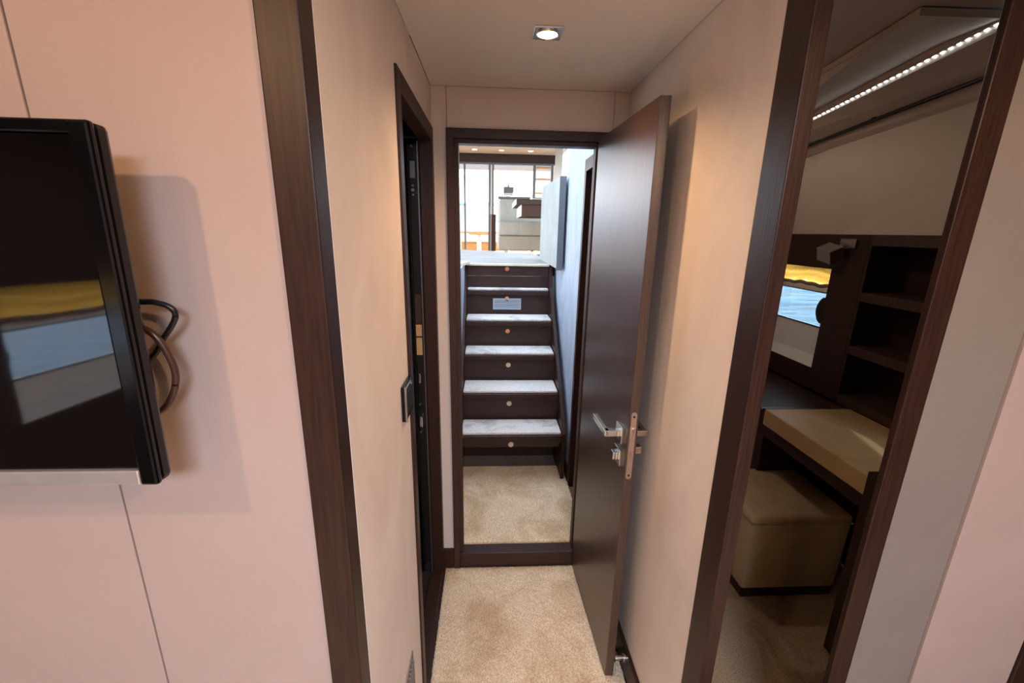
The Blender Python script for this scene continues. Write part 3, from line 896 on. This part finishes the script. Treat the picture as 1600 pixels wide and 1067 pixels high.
# ------------------------------------------------------------------ saloon
fs = struct('floor_saloon', None, None, 'saloon floor at the top of the stairs', 'floor')
obj('floor_panel', prism(N(), [(-2.1, 3.14), (0.47, 3.14), (0.47, 4.56), (-0.312, 5.305), (-2.1, 5.305)], 'z', 1.20, 1.272), 'wenge_h', fs)
obj('floor_panel', bx(-2.2, 2.2, 5.2, 9.5, 1.02, 1.10), 'teak', fs)
obj('floor_panel', bx(0.53, 1.80, 3.0, 5.2, 1.02, 1.10), 'teak', fs)
def poly_carpet(name, poly, z0, z1, mat, label):
    o = obj(name, prism(N(), poly, 'z', z0, z1), mat)
    return tag(o, label, 'carpet')
poly_carpet('saloon_carpet', [(-2.0, 3.142), (0.462, 3.142), (0.462, 4.55), (-0.312, 5.29), (-2.0, 5.29)], 1.272, 1.290, 'carpet_landing', 'pale grey carpet on the saloon landing above the stairs')
bp = thing('side_bulwark', (0.44, 3.2, 1.275), 'upright pale padded panel standing beside the top of the stairs', 'panel')
obj('pad', prism(N(), [(2.70, 1.291), (3.66, 1.291), (3.66, 1.80), (3.60, 1.862), (3.50, 1.866), (2.78, 1.842), (2.70, 1.842)], 'x', 0.418, 0.452), 'pad', bp)
obj('end_trim', bx(0.416, 0.455, 2.692, 2.70, 1.283, 1.843), 'greyframe', bp)

sa = struct('wall_saloon_aft', None, None, 'aft bulkhead of the saloon with glazed sliding doors', 'wall')
YA = 9.5
obj('header', bx(-2.2, 2.2, YA - 0.06, YA + 0.04, 2.90, 3.075), 'wenge_h', sa)
obj('door_track', bx(-2.2, 2.2, YA - 0.04, YA + 0.06, 2.865, 2.90), 'greyframe', sa)
obj('aft_panel', bx(-2.2, -0.64, YA - 0.05, YA + 0.05, 1.02, 1.45), 'white', sa)
obj('aft_pane', bx(-2.2, -0.64, YA - 0.01, YA - 0.004, 1.45, 2.87), 'glass', sa)
obj('aft_panel', bx(1.31, 2.2, YA - 0.05, YA + 0.05, 1.02, 2.87), 'white', sa)
d4 = struct('door_4', None, None, 'dark framed glass sliding doors at the far end of the saloon', 'door')
for x0, x1, m in ((-0.575, -0.535, 'greyframe'), (-0.055, -0.012, 'greyframe'), (0.022, 0.060, 'greyframe'), (0.885, 0.940, 'greyframe'), (1.265, 1.31, 'greyframe')):
    obj('door_stile', bx(x0, x1, YA - 0.03, YA + 0.02, 1.10, 2.866), m, d4)
obj('door_stile', bx(-0.013, 0.022, YA - 0.02, YA + 0.01, 1.10, 2.85), 'white', d4)
obj('door_lock', bx(-0.02, 0.028, YA - 0.06, YA - 0.02, 1.86, 2.02), 'steel', d4)
obj('pane', bx(-0.535, -0.055, YA - 0.008, YA - 0.002, 1.10, 2.866), 'glass', d4)
obj('pane', bx(0.060, 0.885, YA - 0.008, YA - 0.002, 1.10, 2.866), 'glass', d4)
obj('pane', bx(0.940, 1.265, YA - 0.008, YA - 0.002, 1.10, 2.866), 'glass', d4)
obj('lower_panel', bx(0.010, 0.105, YA - 0.09, YA - 0.035, 1.10, 1.86), 'wenge_matte', d4)

cs = struct('ceiling_saloon', None, None, 'cream saloon ceiling', 'ceiling')
obj('ceiling_panel', bx(-2.3, 2.3, 8.72, YA, 3.068, 3.10), 'offwhite', cs)
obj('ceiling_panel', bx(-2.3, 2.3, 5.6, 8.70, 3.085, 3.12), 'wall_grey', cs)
obj('cove_edge', bx(0.05, 0.9, 8.66, 8.70, 3.066, 3.086), 'white', cs)
for i, x in enumerate((-0.33, 0.20, 0.78)):
    dd = thing('saloon_downlight', (x, 9.0, 3.068), ['left round downlight in the cream saloon ceiling', 'middle round downlight in the cream saloon ceiling', 'right round downlight in the cream saloon ceiling'][i], 'downlight', 'saloon downlights')
    obj('ring', tube(N(), [(x + 0.06 * math.cos(2 * PI * k / 24), 9.0 + 0.06 * math.sin(2 * PI * k / 24), 3.064) for k in range(25)], 0.008, 8), 'steel', dd, True)
    obj('lens', cyl(N(), (x, 9.0, 3.060), (x, 9.0, 3.066), 0.052, 20), 'lampsmall', dd)
# saloon sides
for s, nm_ in ((-1, 'left'), (1, 'right')):
    w = struct('wall_saloon_' + nm_, None, None, nm_ + ' side of the saloon with long windows', 'wall')
    yf = 3.0 if s < 0 else 4.0
    obj('side_panel', bx(s * 2.2, s * 2.26, yf, YA, 1.0, 1.45), 'white', w)
    obj('side_panel', bx(s * 2.2, s * 2.26, yf, YA, 2.92, 3.1), 'white', w)
    if s < 0:
        obj('side_panel', bx(-2.26, -2.2, 1.70, 3.0, 1.0, 2.80), 'white', w)  # unseen panel added to keep side light off the right stair wall
    for y in (4.6, 7.0):
        obj('mullion', bx(s * 2.2, s * 2.26, y, y + 0.12, 1.45, 2.92), 'white', w)
    obj('pane', bx(s * 2.225, s * 2.232, yf, YA, 1.45, 2.92), 'glass', w)
struct('trim_6', bx(1.04, 1.09, 6.6, 7.35, 1.10, 3.08), 'offwhite', 'cream cabinet end on the right of the saloon', 'trim')
t7 = struct('trim_7', None, None, 'white and dark window post at the left of the saloon', 'trim')
obj('post', bx(-0.70, -0.635, 8.9, 9.0, 1.10, 3.06), 'white', t7)
obj('post', bx(-0.66, -0.62, 8.5, 8.6, 1.75, 2.78), 'darkmetal', t7)
# windscreen frame over the stairwell
ws = struct('window_3', None, None, 'saloon windscreen above the stairs', 'window')
obj('frame_rail', bx(-2.2, 2.2, 3.45, 3.55, 2.81, 2.89), 'white', ws)
obj('ceiling_panel', hexa(N(), [(-2.3, 3.55, 2.85), (2.3, 3.55, 2.85), (2.3, 5.62, 3.09), (-2.3, 5.62, 3.09)],  # unseen roof panel added to cut overhead light on the landing
                     [(-2.3, 3.55, 2.89), (2.3, 3.55, 2.89), (2.3, 5.62, 3.13), (-2.3, 5.62, 3.13)]), 'offwhite', cs)
obj('frame_rail', bx(-2.2, 2.2, 1.70, 1.80, 2.14, 2.45), 'white', ws)
obj('pane', hexa(N(), [(-2.2, 1.8, 2.43), (2.2, 1.8, 2.43), (2.2, 3.47, 2.837), (-2.2, 3.47, 2.837)],
                 [(-2.2, 1.8, 2.436), (2.2, 1.8, 2.436), (2.2, 3.47, 2.843), (-2.2, 3.47, 2.843)]), 'glass', ws)
# dash / console areas either side of the stairwell
struct('trim_8', bx(-2.2, -0.24, 1.72, 3.14, 1.24, 1.285), 'offwhite', 'cream dashboard shelf left of the stairwell', 'shelf')
struct('trim_9', bx(0.53, 1.68, 2.70, 3.0, 1.0, 2.0), 'offwhite', 'cream console right of the stairwell', 'trim')

sf = thing('sofa', (0.75, 7.9, 1.10), 'pale grey leather sofa in the saloon behind the table', 'sofa')
obj('base', bx(0.135, 1.9, 7.50, 8.3, 1.20, 1.44, bev=0.015), 'sofa_dark', sf)
obj('seat_cushion', bx(0.128, 1.9, 7.47, 8.25, 1.445, 1.69, bev=0.04, seg=3), 'sofa', sf, True)
obj('backrest', bx(0.16, 1.9, 8.00, 8.28, 1.66, 2.085, bev=0.03, seg=3), 'sofa', sf, True)
obj('end_trim', bx(0.125, 0.16, 8.02, 8.30, 1.20, 2.085), 'white', sf)
obj('back_rail', bx(0.13, 1.9, 8.02, 8.30, 2.09, 2.125), 'greyframe', sf)
for x in (0.28, 1.7):
    for y in (7.58, 8.2):
        obj('leg', cyl(N(), (x, y, 1.10), (x, y, 1.205), 0.02, 12), 'white', sf)

tb = thing('saloon_table', (0.85, 6.5, 1.10), 'folded dark-topped saloon table with pale edges in front of the sofa', 'table')
tp = N()
box(tp, 0.345, 1.35, 6.02, 7.1, 1.875, 1.942, 0.004)
obj('table_leaf', tp, 'wenge_matte', tb)
obj('edge_band', bx(0.338, 0.346, 6.0, 7.1, 1.872, 1.944), 'white', tb)
obj('table_body', bx(0.418, 1.30, 6.05, 7.0, 1.722, 1.874), M['wenge_matte'], tb)
obj('edge_band', bx(0.410, 0.419, 6.04, 7.0, 1.722, 1.872), 'white', tb)
obj('pedestal', cyl(N(), (0.95, 6.5, 1.10), (0.95, 6.5, 1.73), 0.05, 20), 'steel', tb, True)
obj('foot_plate', cyl(N(), (0.95, 6.5, 1.10), (0.95, 6.5, 1.115), 0.16, 28), 'steel', tb, True)
ti = thing('remote_tray', (0.68, 6.3, 1.942), 'small pale grey tray lying on the saloon table', 'tray')
obj('dish', bx(0.575, 0.80, 6.2, 6.5, 1.943, 1.975, bev=0.006), 'sofa', ti)
obj('tray_lip', bx(0.57, 0.585, 6.2, 6.5, 1.943, 1.99), 'white', ti)

cb = thing('cockpit_box', (0.34, 10.6, 1.5), 'pale grey box with a small knob seen through the saloon doors', 'box')
obj('housing', hexa(N(), [(0.30, 10.5, 2.34), (0.52, 10.5, 2.34), (0.52, 10.7, 2.34), (0.30, 10.7, 2.34)],
                    [(0.295, 10.5, 2.53), (0.535, 10.5, 2.53), (0.535, 10.7, 2.53), (0.295, 10.7, 2.53)], 0.008), M['boxgrey'], cb)
obj('knob', cyl(N(), (0.41, 10.6, 2.53), (0.41, 10.6, 2.585), 0.02, 12), 'darkmetal', cb)
obj('stand', bx(0.36, 0.46, 10.55, 10.65, 1.0, 2.34), 'white', cb)

# ------------------------------------------------------------------ cockpit and sea
ck = struct('floor_cockpit', None, None, 'teak cockpit deck outside the saloon doors', 'floor')
for k in range(14):
    y = 9.56 + k * 0.235
    obj('deck_plank', bx(-2.2, 2.2, y, y + 0.228, 0.95, 1.0), 'teak', ck)
struct('ceiling_cockpit', bx(-2.3, 2.3, 9.56, 12.4, 3.13, 3.2), 'offwhite', 'cream overhang above the cockpit', 'ceiling')
tsm = struct('wall_transom', None, None, 'white transom with a varnished cap rail', 'wall')
obj('bulwark', bx(-2.2, 2.2, 12.2, 12.35, 0.95, 1.45), 'white', tsm)
obj('cap_rail', bx(-2.2, 2.2, 12.15, 12.4, 1.45, 1.50, bev=0.01), 'teak', tsm)
bs = thing('cockpit_bench', (-0.2, 11.9, 1.0), 'low pale bench along the cockpit transom', 'bench')
obj('bench_base', bx(-1.6, 1.0, 11.75, 12.14, 1.0, 1.22), 'teak', bs)
obj('bench_cushion', bx(-1.62, 1.02, 11.70, 12.14, 1.22, 1.31, bev=0.02), 'white', bs)
ct = thing('cockpit_table', (-0.29, 10.6, 1.0), 'white pedestal of a small cockpit table outside the doors', 'table')
obj('column', cyl(N(), (-0.285, 10.6, 1.0), (-0.285, 10.6, 1.43), 0.055, 20), 'white', ct, True)
obj('table_top', bx(-0.52, -0.05, 10.35, 10.85, 1.43, 1.46, bev=0.006), 'teak', ct)
obj('foot_plate', cyl(N(), (-0.285, 10.6, 1.0), (-0.285, 10.6, 1.02), 0.14, 24), 'steel', ct, True)
ld = thing('flybridge_ladder', (1.35, 10.8, 1.0), 'pale ladder climbing to the upper deck outside the saloon doors', 'ladder')
obj('stringer', bx(1.02, 1.07, 10.7, 10.8, 1.0, 3.12), 'offwhite', ld)
obj('stringer', bx(1.42, 1.47, 10.7, 10.8, 1.0, 3.12), 'offwhite', ld)
for z in (1.35, 1.70, 2.05, 2.40, 2.72, 2.98):
    obj('rung', bx(1.07, 1.42, 10.66, 10.84, z, z + 0.035, bev=0.006), 'teak', ld)

sea = bx(-900, 900, -200, 1500, -2.0, 0.0)
so = struct('sea', sea, 'sea', 'blue sea around the boat', 'sea')
so.location = (0, 0, -0.25)
so.rotation_euler = (math.radians(3.3), 0, 0)
cst = N()
rnd = random.Random(4)
prev = None
pts = [(-140 + i * 10, rnd.uniform(2.5, 4.5)) for i in range(29)]
poly = [(-140, -1)] + pts + [(140, -1)]
prism(cst, poly, 'y', 0, 8)
co = struct('coast', cst, 'coast', 'thin hazy strip of distant coast', 'coast')
co.location = (-20, 500, -0.25 + 500 * math.tan(math.radians(3.3)))
